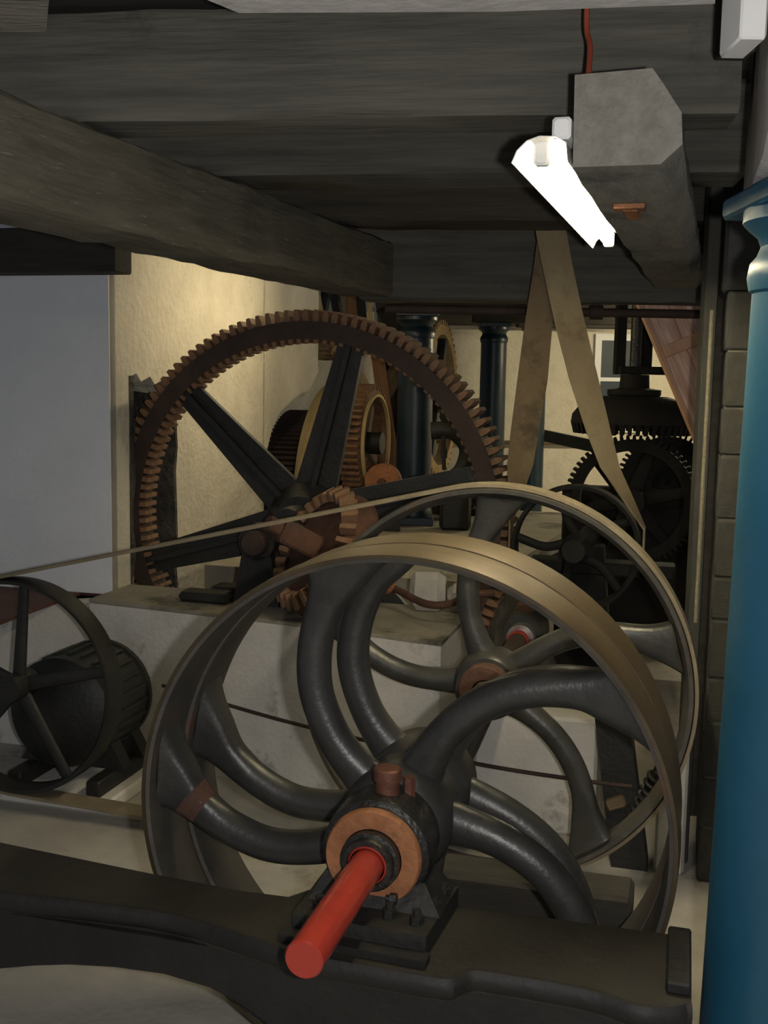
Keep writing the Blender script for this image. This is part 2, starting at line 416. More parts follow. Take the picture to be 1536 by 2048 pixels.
# ------------------------------------------------------------------ ceiling timbers
def timber(name, p0, p1, wd, h0, h1, m, label, cat='beam', group=None, segs=14, jit=.004, ch=.012, off=0.0):
    """p0,p1: plan points on the right-hand bottom line; the timber extends wd to local +y, z from h0 to h1"""
    p0 = V((p0[0], p0[1], 0)); p1 = V((p1[0], p1[1], 0))
    Lg = (p1 - p0).length
    prof = [(ch, h0), (wd-ch, h0), (wd, h0+ch), (wd, h1-ch), (wd-ch, h1), (ch, h1), (0, h1-ch), (0, h0+ch)]
    vs = []; fs = []
    for i in range(segs+1):
        for (y, z) in prof:
            vs.append((Lg*i/segs, y + random.uniform(-jit, jit), z + random.uniform(-jit, jit)))
    for i in range(segs):
        for j in range(8):
            k = (j+1) % 8
            fs.append((i*8+j, i*8+k, i*8+8+k, i*8+8+j))
    fs.append(tuple(range(8))[::-1]); fs.append(tuple(segs*8+j for j in range(8)))
    o = MB().add(vs, fs).build(name, m, M=along(p0, p1), angle=40)
    return tag(o, label, cat, group)
CX = -.14
def cross(xf, yf, yb, x0, x1, label, h=.25, m=m_beam, z0=2.35):
    # front-bottom line passes (xf, yf); runs with plan slope CX
    pa = (x0, yf + CX*(x0-xf)); pb = (x1, yf + CX*(x1-xf))
    return timber('ceiling_beam', pa, pb, yb-yf, z0, z0+h, m, label, 'beam', 'cross beams of the ceiling', segs=18, ch=.014, jit=.003)
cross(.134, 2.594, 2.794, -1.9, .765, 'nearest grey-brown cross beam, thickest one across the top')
cross(.174, 3.292, 3.569, -1.7, 1.005, 'second cross beam behind the nearest thick one, shade in its darker colour', m=m_beam_shade2)
cross(.229, 4.244, 4.536, -1.5, 1.16, 'third cross beam, just above where the leather belt emerges', m=m_beam_shade3)
# end girder
ga, gb = V((-.13, 5.07, 0)), V((1.62, 4.9, 0))
timber('girder', ga, gb, .24, 2.11, 2.60, m_beam, 'deep dark end girder the left hewn beam butts against', 'girder', segs=16)
# left hewn beam
dL = V((.87, 2.562, 0)).normalized()
p0 = V((-.821, 2.394, 0)) - dL*1.0; p1 = V((.02, 4.87, 0))
timber('hewn_beam', p0, p1, .24, 2.11, 2.340, m_beam_l, 'long hewn beam slanting from upper left under the cross beams', 'beam', segs=40, jit=.005)
# lamp beam
q0 = V((.354, 2.212, 0)); q1 = V((1.17, 4.90, 0)); dq = (q1-q0).normalized()
rn = V((dq.y, -dq.x, 0))
Lq = (q1-q0).length
mb = MB(); vs = []; fs = []; SEG = 16
prof = [(0, 2.165), (.17, 2.165), (.205, 2.20), (.20, 2.26), (.165, 2.320), (.145, 2.342), (0, 2.342)]
for i in range(SEG+1):
    for (y, z) in prof: vs.append((Lq*i/SEG, -y + random.uniform(-.003, .003), z + random.uniform(-.003, .003)))
for i in range(SEG):
    for j in range(7): fs.append((i*7+j, i*7+(j+1) % 7, i*7+7+(j+1) % 7, i*7+7+j))
fs.append(tuple(range(7))); fs.append(tuple(SEG*7+j for j in range(7))[::-1])
LBM = along(q0, q1)
t = thing('lamp_beam', 'short grey sawn timber with waney edge carrying the lamp', 'beam', LBM)
mb.add(vs, fs).build('timber', m_beam_g, t, angle=40)
mb = MB(); pb = LBM.inverted() @ atz(1265, 420, 2.164)
mb.box(pb.x-.07, pb.x+.07, pb.y-.016, pb.y+.016, 2.151, 2.164); mb.box(pb.x-.10, pb.x-.05, pb.y-.035, pb.y+.035, 2.153, 2.164)
mb.build('strap_plate', m_rust_o, t)
# lamp
t = thing('fluorescent_lamp', 'lit fluorescent batten lamp on the left side of the grey timber', 'lamp', LBM @ Matrix.Translation(V((0, 0, -.03))))
x0, x1 = -.02, 1.40
MB().cbox(x0+.01, x1-.01, .003, .040, 2.250, 2.292, .005).build('housing', m_white, t)
# curved white reflector trough, open below
tr = [(.006, 2.205), (.010, 2.240), (.030, 2.252), (.060, 2.254), (.085, 2.246), (.104, 2.228), (.114, 2.206)]
vs = []; fs = []
for x in (x0, x1):
    for k, (y, z) in enumerate(tr): vs.append((x, y, z))
    for k, (y, z) in enumerate(tr): vs.append((x, y + (.0 if k < 2 else .002), z + (.0015 if 0 < k < 6 else 0)))
nt_ = len(tr)
for k in range(nt_-1):
    fs.append((k, k+1, 2*nt_+k+1, 2*nt_+k)); fs.append((nt_+k, 3*nt_+k, 3*nt_+k+1, nt_+k+1))
    for q in (0, 2*nt_): fs.append((q+k, q+nt_+k, q+nt_+k+1, q+k+1))
MB().add(vs, fs).build('reflector', m_white, t, angle=60)
MB().tube([(x0+.06, .062, 2.224), (x1-.05, .062, 2.224)], .017, 14).build('tube', m_tube, t)
for xx in (x0+.03, x1-.05):
    MB().cbox(xx, xx+.028, .046, .078, 2.206, 2.2525, .005).build('lamp_holder', m_white, t)
# cable to it
pc = LBM.inverted() @ aty(1176, 150, 2.3)
a = aty(1176, 152, 2.32); a.z = 2.352; b = aty(1180, 95, 2.38); c = aty(1173, 50, 2.41)
tag(MB().tube(catmull([a, b, c, V((c.x, c.y, 2.612))]), .006, 8).build('lamp_cable', m_cable), 'thin red cable dropping from the ceiling to the lamp timber', 'cable')

# plaster slab overhead and odd timbers at the top of the frame
Z_ = 2.44
e0, e1_, e2 = atz(478, 26, Z_), atz(1000, 20, Z_), atz(1452, 8, Z_)
f0 = atz(425, -4, Z_)
tag(slab('plaster_slab', [(e0.x, e0.y), (e1_.x, e1_.y+.01), (e2.x-.02, e2.y), (e2.x-.03-.275*(e2.y-.6), .6), (f0.x-.3, .6), (f0.x-.02, f0.y)], Z_, Z_+.05, m_plaster_grey), 'grey plaster panel at the very top edge above the thick cross beam', 'panel')
a, b = atz(92, 64, 2.44), atz(98, 0, 2.44)
tag(slab('overhead_block', [(a.x, a.y), (b.x, b.y), (b.x+.05, 1.2), (a.x-.7, 1.2), (a.x-.7, a.y+.03)], 2.44, 2.60, m_beam_g), 'dull grey block end in the upper left corner', 'block')
a, b = aty(1472, 84, 2.0), aty(1526, 84, 2.0)
tag(MB().cbox(a.x, b.x, 1.98, 2.1, a.z, 2.62, .004).build('white_hanger', m_white), 'short white painted board end hanging in the upper right corner', 'board')
a, b = aty(1442, 108, 2.35), aty(1478, 108, 2.35)
tag(MB().cbox(a.x, b.x+.03, 2.33, 2.40, a.z, 2.62, .004).build('hanger_board', m_dark_wood), 'black board end behind the white one, upper right', 'board')

# ------------------------------------------------------------------ right side: girder, column, block pillar, posts
def column(name, cx, cy, r, ztop, m, label, z0=0):
    t = thing(name, label, 'column', Matrix.Translation(V((cx, cy, 0))))
    R_ = Matrix.Rotation(PI/2, 4, 'X')      # lathe about local y -> world z
    def lz(prof): return MB().lathe([(rr, z) for rr, z in prof], 40)
    s_ = r/.13
    zb = ztop - .20*s_
    lz([(r*1.06, z0+.10), (r*1.04, z0+.3), (r, zb)]).build('shaft', m, t, M=R_)
    k = s_
    lz([(r, zb), (r*1.05, zb+.005*k), (r*1.09, zb+.03*k), (r*1.06, zb+.058*k), (r*.97, zb+.072*k), (r*.92, zb+.09*k), (r*.97, zb+.108*k), (r*1.10, zb+.122*k), (r*1.2, zb+.135*k), (r*1.2, zb+.16*k)]).build('capital', m, t, M=R_)
    MB().cbox(-r*1.22, r*1.22, -r*1.22, r*1.22, ztop-.042*k, ztop, .006).build('abacus', m, t)
    if ztop > 2.2: MB().cbox(-.2, 1.1, -.10, .10, ztop+.0005, 2.359, .006).build('bolster', m_dark_wood, t)
    MB().cbox(-r*1.16, r*1.16, -r*1.16, r*1.16, z0, z0+.06, .006).build('plinth', m, t)
    lz([(r*1.14, z0+.06), (r*1.15, z0+.08), (r*1.12, z0+.10), (r*1.06, z0+.12)]).build('base_ring', m, t, M=R_)
    return t
# lathe frame: local y must become world z (and stay upright)
def column_fix(t, tilt=0):
    if tilt: t.matrix_basis = t.matrix_basis @ Matrix.Rotation(tilt, 4, 'Y')
    for ch in t.children:
        if ch.name.split('.')[0] in ('shaft', 'capital', 'base_ring'):
            ch.matrix_basis = Matrix.Rotation(PI/2, 4, 'X')
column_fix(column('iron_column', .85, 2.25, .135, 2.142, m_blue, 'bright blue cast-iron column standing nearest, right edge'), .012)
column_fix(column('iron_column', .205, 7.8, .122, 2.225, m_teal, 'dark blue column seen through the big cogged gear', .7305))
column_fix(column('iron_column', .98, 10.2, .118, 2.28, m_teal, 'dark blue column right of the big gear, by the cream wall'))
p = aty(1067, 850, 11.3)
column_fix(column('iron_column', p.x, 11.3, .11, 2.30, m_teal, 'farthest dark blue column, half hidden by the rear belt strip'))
# girder resting on the near column
g0 = V((.71, 2.2, 0))
timber('plastered_girder', g0 - DD*.9 + E1*.30, g0 + DD*.55 + E1*.30, .30, 2.15, 2.61, m_plaster_grey, 'grey plastered girder resting on the bright blue column', 'girder', segs=6, jit=.004)
# block pillar behind the column
PILP = aty(1430, 1080, 3.72); PILP.z = 0
pt = tag(thing('block_pillar', 'grey block pillar behind the bright blue column', 'pillar', MF(PILP)), 'grey block pillar behind the bright blue column', 'pillar')
MB().box(.008, .44, .008, .40, 0, 2.06).build('mortar_core', m_mortar, pt)
me = MB().cbox(0, .448, 0, .408, .004, .196, .006).mesh('block'); me.materials.append(m_block)
zs = 0
heights = [.20, .185, .205, .15, .21, .145, .20, .22, .16, .19, .20]
for h in heights:
    if zs + h > 2.07: break
    o = inst('block', me, pt, Matrix.Translation(V((random.uniform(-.003, .003), random.uniform(-.002, .002), zs))) @ Matrix.Diagonal((1, 1, h/.2, 1)))
    zs += h
MB().cbox(-.02, .46, -.02, .42, zs, zs + .3, .012).build('corbel', m_block, pt)
# thin post and cable
p = aty(1413, 700, 3.90)
tag(MB().cbox(-.022, .022, -.03, .03, 0, 2.6, .004).build('thin_post', m_post, M=Matrix.Translation(V((p.x, 3.90, 0))) @ Matrix.Rotation(.0, 4, 'Y')), 'thin grey-green post left of the block pillar', 'post')
a, b = aty(1424, 620, 3.80), aty(1391, 1245, 3.78)
tag(MB().tube([a, b], .007, 8).build('steel_cable', m_rope), 'twisted wire cable hanging beside the thin post', 'cable')
a = aty(1440, 300, 4.35)
tag(MB().box(a.x - .02, a.x + .9, 4.32, 4.38, 0, 2.6).build('dark_partition', m_dark_wood), 'black board partition behind the thin post and block pillar', 'partition')

# ------------------------------------------------------------------ plinths
m_c1 = MF(C1)
A_, B_ = V((-1.34, 4.94, 0)), V((.235, 4.22, 0))
c1i = m_c1.inverted()
def plan(p): return (p.x, p.y)
backd = 2.40
def dpt(a, d): return C1 + E1*a + DD*d
aA = (A_ - C1).dot(E1); aB = (B_ - C1).dot(E1)
ppl = [plan(A_), plan(V((-.33, 4.505, 0))), plan(B_), plan(dpt(aB, backd)), plan(dpt(aA, backd))]
t = thing('gear_plinth', 'large pale concrete plinth behind the wheels carrying the big gear', 'plinth', Matrix.Identity(4))
MB().prism(ppl, 'z', 0, .715).jitter(.004).build('body', m_conc, t, angle=20)
MB().prism(ppl, 'z', .715, .73).build('top', m_conc_top, t, angle=20)
# left extension with the brown boards
fl_ = A_ - E1*1.3
t = thing('step_plinth', 'white-edged concrete ledge left of the big plinth under brown boards', 'plinth', Matrix.Identity(4))
b0, b1 = atz(0, 1246, .70), atz(203, 1172, .70)
ex = [plan(A_ + V((-.003, .0, 0))), plan(K - DD*.012 - E1*.08), plan(K - E1*1.3 - DD*.012), plan(A_ - E1*1.3)]
MB().prism(ex, 'z', 0, .69).build('body', m_conc, t, angle=20)
def clampK(p):
    q = MF(K).inverted() @ p
    return plan(MF(K) @ V((min(q.x, -.03), min(q.y, -.02), 0)))
MB().prism([clampK(b0), clampK(b1), clampK(K - E1*.03), clampK(K - E1*1.3), clampK(b0 - E1*.8)], 'z', .691, .705).build('board', m_brown_board, t)
# rear plinth beyond the gear
RPA = (onp(970, 1085, dpt(0, 3.05), DD) - C1).dot(E1)
tag(slab('rear_plinth', [plan(dpt(aA+.1, 3.05)), plan(dpt(RPA, 3.05)), plan(dpt(RPA+.25, 6.3)), plan(dpt(aA+.1, 6.3))], 0, .73, m_conc_top), 'dusty concrete platform between the big gear and the far column', 'plinth')
# bearing block for the main shaft
t = thing('shaft_block', 'pale concrete block under the shaft bearing seen through the spokes', 'plinth', MF(dpt(.14, 1.95) - UP*C1.z))
MB().cbox(-.27, .21, -.2, .42, 0, .47, .012).build('body', m_conc, t)
# tall dark post right of it
p = dpt(.40, 1.585)
tag(MB().hexa([(.03, -.06, 0), (.16, -.06, 0), (.16, .06, 0), (.03, .06, 0)], [(-.06, -.06, .62), (.06, -.06, .62), (.06, .06, .62), (-.06, .06, .62)]).build('iron_stanchion', m_black, M=MF(V((p.x, p.y, 0)))), 'black leaning iron stanchion right of the pale shaft block', 'post')
p = dpt(.66, 1.57)
tag(MB().cbox(-.08, .025, -.05, .05, 0, .50, .01).build('kerb_stone', m_stone, M=MF(V((p.x, p.y, 0)))), 'pale stone block behind the right rim of the wheels', 'stone')
# wooden boards at the right, behind belt wheel
a = dpt(.74, 2.3)
tag(MB().cbox(0, .34, -.02, .02, 0, .86, .004).build('wood_panel', m_mid_wood, M=MF(V((a.x, a.y, 0)))), 'brown wooden panel between the belt wheel rim and block pillar', 'panel')
a = aty(1130, 1225, 4.9)
# stones on the plinth
pa = atz(815, 1185, .73)
mb = MB().cbox(-.08, .08, -.065, .065, 0, .17, .028).jitter(.004)
tag(mb.build('pale_stone', m_stone, M=MF(dpt(-.455, 2.318) + UP*(.738 - C1.z))), 'squared pale stone standing on the big plinth behind the rusty joint', 'stone')
mb = MB().cbox(-.05, .05, -.06, .06, -.066, .05, .03).jitter(.010)
tag(mb.build('rubble_stone', m_stone, M=MF(dpt(-.315, 2.31) + UP*(.811 - C1.z))), 'rough rubble stone beside the squared pale stone', 'stone')
tag(MB().cbox(-.12, .12, -.05, .05, .012, .06, .012).jitter(.004).build('rail_foot', m_black, M=MF(dpt(-1.45, 2.14) + UP*(.7205 - C1.z))), 'flat black iron foot lying on the plinth below the gear hub', 'plate')

# ------------------------------------------------------------------ front pulleys (two side by side)
def arm_mesh(pts, r_in, r_mid, r_end, yc, depth, r_lim, n=7, cut=None, grow=1.0):
    P = catmull([(x, yc, z) for x, z in pts], n)
    m = len(P); rad = []; fl = []; exs = []
    for i in range(m):
        t = i/(m-1)
        r = r_mid + (r_in - r_mid)*max(0, 1 - t/.30)**1.6 + (r_end - r_mid)*max(0, (t-.68)/.32)**2.0
        rad.append(r); fl.append(depth*(1 + .5*max(0, (t-.7)/.3)**2)/r); exs.append(2 + 3.5*max(0, (t-.62)/.38))
    rad = [r*grow for r in rad]
    if cut: P, rad, fl, exs = P[cut[0]:cut[1]], rad[cut[0]:cut[1]], fl[cut[0]:cut[1]], exs[cut[0]:cut[1]]
    mb = MB().tube(P, rad, 24, u=(0, 1, 0), flat=fl, ex=exs)
    out = []
    for x, y, z in mb.v:
        rr = math.hypot(x, z)
        if rr > r_lim: x, z = x*r_lim/rr, z*r_lim/rr
        out.append((x, y, z))
    mb.v = out
    return mb
ARM1 = [(-.055, .055), (-.105, .095), (-.170, .180), (-.213, .290), (-.214, .400), (-.188, .500), (-.158, .575), (-.140, .655)]
def pulley(name, label, d0, d1, R, rot, group=None):
    t = thing(name, label, 'pulley', m_c1, group)
    w_ = d1 - d0; yc = (d0+d1)/2
    MB().lathe([(R-.001, d0), (R+.002, d0+w_*.12), (R+.005, yc), (R+.002, d1-w_*.12), (R-.001, d1), (R-.010, d1), (R-.0125, d1-.02), (R-.0125, d0+.02), (R-.010, d0)], 128, closed=True).build('rim', m_rim, t)
    MB().lathe([(R-.0105, d0+.002), (R-.0105, d1-.002), (R-.020, d1-.006), (R-.024, yc), (R-.020, d0+.006)], 128, closed=True).build('rim_lining', m_rim_in, t)
    me = arm_mesh(ARM1, .066, .043, .135, yc, .042, R-.016).mesh('arm', 60); me.materials.append(m_iron)
    for k in range(5):
        ob = inst('arm', me, t, Matrix.Rotation(2*PI*k/5 + rot, 4, 'Y'))
        if k == 4 and d0 < .1:
            arm_mesh(ARM1, .066, .043, .135, yc, .042, R-.016, cut=(34, 39), grow=1.025).jitter(.0012).build('repair_band', m_rust, ob)['label'] = 'rust-coloured weld repair on the arm'
    hub = MB().lathe([(.055, d0-.004), (.10, d0-.004), (.118, d0+.012), (.135, d0+.045), (.135, d1-.04), (.118, d1-.01), (.055, d1-.004)], 56, closed=True)
    hub.build('hub', m_iron, t, angle=50)
    return t
pulley('flat_belt_pulley', 'front one of the paired five-arm pulleys on the red shaft', .0, .192, .65, math.radians(-2), 'paired pulleys on the red shaft')
pulley('flat_belt_pulley', 'rear one of the paired five-arm pulleys on the red shaft', .208, .40, .65, math.radians(4), 'paired pulleys on the red shaft')

# ------------------------------------------------------------------ main shaft
t = thing('drive_shaft', 'long drive shaft with glossy red end pointing at the viewer', 'shaft', m_c1)
MB().lathe([(0, -.617), (.034, -.617), (.037, -.613), (.037, -.196)], 40).build('red_stub', m_red, t)['label'] = 'glossy red painted shaft end'
MB().lathe([(.040, -.21), (.044, -.207), (.044, -.196), (.040, -.194)], 40, closed=True).build('red_ring', m_red, t)
MB().lathe([(.037, -.196), (.037, 4.05), (0, 4.05)], 32).build('shaft_rod', m_gear_iron, t)
MB().lathe([(.038, 1.95), (.045, 1.95), (.045, 2.02), (.038, 2.02)], 32, closed=True).build('red_collar', m_red, t)
MB().lathe([(.038, 2.022), (.056, 2.022), (.058, 2.06), (.056, 2.085), (.038, 2.085)], 36, closed=True).build('steel_collar', m_steel, t)
MB().lathe([(.04, 3.66), (.12, 3.66), (.17, 3.70), (.175, 3.76), (.04, 3.76)], 44, closed=True).build('coupling_disc', m_iron, t)
MB().lathe([(.04, 3.60), (.085, 3.60), (.085, 3.659), (.04, 3.659)], 32, closed=True).build('coupling_boss', m_rust, t)

# front bearing
BZ = .55 - C1.z     # bed top in shaft frame
t = thing('pillow_block', 'black greasy pillow block with orange ring around the red shaft', 'bearing', MF(V((C1.x, C1.y, C1.z))))
MB().lathe([(.046, -.150), (.112, -.150), (.122, -.142), (.125, -.12), (.125, -.06), (.118, -.04), (.118, -.014), (.060, -.014)], 56, closed=True).build('cap', m_grease, t)
MB().lathe([(.068, -.172), (.105, -.172), (.109, -.166), (.109, -.151), (.068, -.151)], 56, closed=True).build('brass_ring', m_rust_o, t)['label'] = 'orange bronze ring'
MB().lathe([(.045, -.212), (.056, -.212), (.058, -.195), (.066, -.193), (.067, -.152), (.045, -.152)], 48, closed=True).build('collar', m_grease, t)
mb = MB(); mb.hexa([(-.14, -.19, BZ+.05), (.16, -.19, BZ+.05), (.16, -.03, BZ+.05), (-.14, -.03, BZ+.05)], [(-.115, -.145, -.052), (.115, -.145, -.052), (.115, -.045, -.052), (-.115, -.045, -.052)])
mb.build('pedestal', m_black, t)
mb = MB().prism([(-.15, -.262), (.150, -.278), (.168, -.03), (-.15, -.03)], 'z', BZ+.001, BZ+.05); mb.build('base_plate', m_black, t)
mb = MB().prism([(-.17, -.300), (.16, -.318), (.16, -.279), (-.17, -.264)], 'z', BZ+.001, BZ+.018); mb.build('clamp_strip', m_bed, t)
hexb = MB().lathe([(0, 0), (.016, 0), (.016, .018), (0, .018)], 6).lathe([(.009, .018), (.009, .03), (0, .03)], 10).mesh('bolt', 30); hexb.materials.append(m_black)
RX = Matrix.Rotation(PI/2, 4, 'X')
for (x, y) in ((.118, -.225), (.145, -.085), (.055, -.215), (-.10, -.225), (.14, -.155)):
    inst('bolt', hexb, t, Matrix.Translation(V((x, y, BZ+.05))) @ RX)
inst('bolt', hexb, t, Matrix.Translation(V((.062, -.185, -.078))) @ Matrix.Rotation(PI, 4, 'X') @ Matrix.Rotation(PI/2, 4, 'Z') @ Matrix.Scale(.8, 4))
MB().lathe([(0, .115), (.027, .115), (.027, .150), (.032, .152), (.032, .176), (.028, .180), (0, .180)], 32).build('oil_cup', m_copper, t, M=Matrix.Translation(V((.01, -.085, 0))) @ RX)['label'] = 'copper oil cup on top of the bearing'
MB().lathe([(0, .10), (.014, .10), (.014, .150), (0, .150)], 6).build('cap_bolt', m_copper, t, M=Matrix.Translation(V((.052, -.05, 0))) @ RX)

# second bearing
t = thing('shaft_bearing', 'dark bearing with steel collar between belt wheel and coupling', 'bearing', MF(dpt(0, 2.19)))
mb = MB(); mb.lathe([(.05, -.10), (.085, -.10), (.09, -.08), (.09, .08), (.085, .10), (.05, .10)], 40, closed=True, ); mb.build('housing', m_black, t)
MB().hexa([(-.15, -.11, -.234), (.15, -.11, -.234), (.15, .11, -.234), (-.15, .11, -.234)], [(-.085, -.075, -.052), (.085, -.075, -.052), (.085, .075, -.052), (-.085, .075, -.052)]).build('pedestal', m_black, t)
MB().cbox(-.035, .035, -.04, .04, .082, .12, .006).build('grease_box', m_rust, t)
inst('bolt', hexb, t, Matrix.Translation(V((0, 0, .12))) @ RX)

# ------------------------------------------------------------------ bed
t = thing('machine_bed', 'black cast-iron machine bed with arched front across the bottom', 'machine bed', MF(V((C1.x, C1.y, 0))))
top = [(-1.55, -.02), (-1.03, -.042), (-.60, -.085), (-.34, -.105), (-.22, -.10), (-.17, -.03), (.30, -.022), (.685, -.012),
       (.685, -.288), (.67, -.292), (.655, -.305), (.60, -.325), (.56, -.318), (.50, -.300), (.40, -.292), (.30, -.292), (.25, -.296), (.225, -.325), (.20, -.345), (.05, -.342), (-.11, -.335), (-.26, -.30), (-.43, -.265), (-.65, -.27), (-.865, -.285), (-1.55, -.30)]
MB().prism(top, 'z', .505, .55).build('top_plate', m_bed_top, t, angle=25)
def bedp(px, py, d=-.285):
    p = onp(px, py, C1 + DD*d, DD) - C1
    return (p.dot(E1), p.z + C1.z)
arch = [bedp(x, y) for x, y in [(0, 1937), (70, 1931), (140, 1929), (230, 1934), (330, 1948), (420, 1975), (490, 2012), (545, 2055)]]
web = [(-1.55, .5049), (-1.55, arch[0][1]-.10), (-1.25, arch[0][1]-.02)] + arch + [(arch[-1][0]+.05, arch[-1][1]-.10), (arch[-1][0]+.06, 0), (.685, 0), (.685, .5049)]
MB().prism(web, 'y', -.285, -.235).build('front_web', m_bed, t, angle=25)
# rolled lip along the front edge
lip = [V((x, y+.006, .530)) for x, y in top[8:]]
MB().tube(catmull(lip, 3), .016, 10, flat=1.5).build('front_lip', m_bed, t)
MB().cbox(.635, .684, -.26, -.02, .5501, .575, .004).build('end_flange', m_bed, t)
MB().box(.585, .68, -.23, -.06, 0, .5049).build('end_leg', m_bed, t)
MB().box(-1.50, -1.30, -.23, -.06, 0, .5049).build('end_leg', m_bed, t)
mb = MB(); mb.prism([(-1.55, .5501), (-1.03, .5501), (-1.06, .575), (-1.12, .60), (-1.55, .615)], 'y', -.26, -.045); mb.build('raised_horn', m_bed, t)

# ------------------------------------------------------------------ belt flywheel
t = thing('flywheel', 'large five-arm flywheel with flat belt, behind the paired pulleys', 'flywheel', MF(C2))
R2 = .688
MB().lathe([(R2-.004, 0), (R2, .012), (R2, .098), (R2-.004, .11), (R2-.018, .108), (R2-.034, .085), (R2-.038, .055), (R2-.034, .025), (R2-.018, .002)], 128, closed=True).build('rim', m_rim_in, t)
ARM2 = [(-.02, .07), (-.055, .14), (-.092, .25), (-.100, .36), (-.080, .47), (-.035, .58), (.005, .70)]
me = arm_mesh(ARM2, .062, .040, .11, .055, .038, R2-.03).mesh('arm', 60); me.materials.append(m_iron)
for k in range(5): inst('arm', me, t, Matrix.Rotation(2*PI*k/5 + math.radians(2), 4, 'Y'))
MB().lathe([(.042, -.03), (.105, -.03), (.115, -.02), (.125, .03), (.125, .09), (.11, .15), (.042, .15)], 48, closed=True).build('hub', m_iron, t)
MB().lathe([(.042, -.075), (.085, -.075), (.090, -.07), (.092, -.031), (.042, -.031)], 48, closed=True).build('hub_boss', m_rust, t)

# motor pulley + motor
mp = onp(38, 1370, C2 + DD*.055, DD)
MPa = (mp - C2).dot(E1); MPz = (mp - C2).z; MPr = .430
mt = thing('electric_motor', 'dark green electric motor with open-spoked belt pulley, lower left', 'motor', MF(V((mp.x, mp.y, 0)) - DD*.055))
hz = mp.z
L0 = MB().lathe([(MPr-.003, .0), (MPr, .01), (MPr, .10), (MPr-.003, .11), (MPr-.016, .108), (MPr-.02, .055), (MPr-.016, .002)], 96, closed=True)
wp = L0.build('belt_pulley', m_black, mt, M=Matrix.Translation(V((0, 0, hz))))
for k in range(5):
    a = 2*PI*k/5 + .23
    MB().tube([(.03*math.cos(a), .055, .03*math.sin(a)), ((MPr-.015)*math.cos(a), .055, (MPr-.015)*math.sin(a))], [.030, .022], 10, u=(0, 1, 0), flat=.6).build('spoke', m_black, wp)
MB().lathe([(0, -.02), (.05, -.02), (.055, .0), (.055, .12), (.03, .12), (.03, .30), (0, .30)], 28).build('pulley_hub', m_black, wp)
mo = onp(108, 1432, C2 + DD*.14, DD); q = MF(V((mp.x, mp.y, 0)) - DD*.055).inverted() @ mo
mx, mz = q.x, q.z
MM = Matrix.Translation(V((mx, .17, mz)))
MB().lathe([(.05, -.045), (.09, -.04), (.15, -.03), (.215, .0), (.228, .012), (.228, .06)], 48).build('end_bell', m_black, mt, M=MM)
MB().lathe([(.222, .06), (.222, .33), (.215, .35)], 48).build('body', m_green, mt, M=MM)
MB().lathe([(.228, .351), (.228, .375), (.20, .405), (.12, .43), (0, .435)], 48).build('rear_bell', m_green, mt, M=MM)
me = MB().box(.222, .235, .08, .32, -.006, .006).mesh('fin'); me.materials.append(m_green)
for k in range(24): inst('fin', me, mt, MM @ Matrix.Rotation(2*PI*k/24, 4, 'Y'))
for k in range(6):
    a = 2*PI*k/6 + .3
    MB().lathe([(0, 0), (.012, 0), (.012, .02), (0, .02)], 6).build('bolt', m_rust, mt, M=MM @ Matrix.Translation(V((.19*math.cos(a), .405, .19*math.sin(a)))))
for yy in (.27, .44):
    MB().hexa([(mx-.24, yy, .13), (mx+.24, yy, .13), (mx+.24, yy+.07, .13), (mx-.24, yy+.07, .13)], [(mx-.17, yy, mz-.12), (mx+.17, yy, mz-.12), (mx+.17, yy+.07, mz-.12), (mx-.17, yy+.07, mz-.12)]).build('foot', m_black, mt)
for xx in (-.21, .15):
    MB().cbox(mx+xx, mx+xx+.06, .12, .57, .06, .13, .006).build('slide_rail', m_black, mt)
tag(MB().cbox(-.30, .26, .11, .60, 0, .0599, .01).build('motor_base', m_conc, M=MF(V((mp.x, mp.y, 0)) - DD*.055 + E1*mx)), 'low concrete base under the electric motor', 'plinth')

# drive belt
def tangent_belt(c0, r0, c1, r1):
    d = V((c1[0]-c0[0], c1[1]-c0[1])); L = d.length; base = math.atan2(d.y, d.x)
    g = math.acos((r0 - r1)/L)
    aU, aL = base - g, base + g      # contact angles
    pts = []
    # arc on wheel 0 the far way round, from aL through the side opposite to c1 to aU
    st = aL; en = aU + 2*PI
    n = 72
    for i in range(n+1):
        a = st + (en-st)*i/n; pts.append((c0[0]+r0*math.cos(a), c0[1]+r0*math.sin(a)))
    n = 10
    p1 = pts[-1]; q1_ = (c1[0]+r1*math.cos(aU), c1[1]+r1*math.sin(aU))
    for i in range(1, n): pts.append((p1[0]+(q1_[0]-p1[0])*i/n, p1[1]+(q1_[1]-p1[1])*i/n))
    st = aU; en = aL; n = 36
    for i in range(n+1):
        a = st + (en-st)*i/n; pts.append((c1[0]+r1*math.cos(a), c1[1]+r1*math.sin(a)))
    p1 = pts[-1]; q1_ = pts[0]; n = 10
    for i in range(1, n):
        f = i/n; pts.append((p1[0]+(q1_[0]-p1[0])*f, p1[1]+(q1_[1]-p1[1])*f))
    return pts
bp_ = tangent_belt((0, 0), R2+.0075, (MPa, MPz), MPr+.0075)
tag(MB().strip([(x, .055, z) for x, z in bp_], (0, .098, 0), .012, closed=True).build('drive_belt', m_belt, M=MF(C2)), 'long flat canvas belt from the motor pulley to the flywheel', 'belt')

# steel rod across
ond = lambda px, py, d: onp(px, py, dpt(0, d), DD)
pts = [ond(325, 1371, 1.72), ond(600, 1450, 1.62), ond(940, 1525, 1.47), ond(1180, 1563, 1.455), ond(1264, 1573, 1.455)]
tag(MB().tube(catmull(pts, 6), .008, 8).build('pull_rod', m_gear_iron), 'thin dark rod running behind the wheel spokes from motor to screw', 'rod')
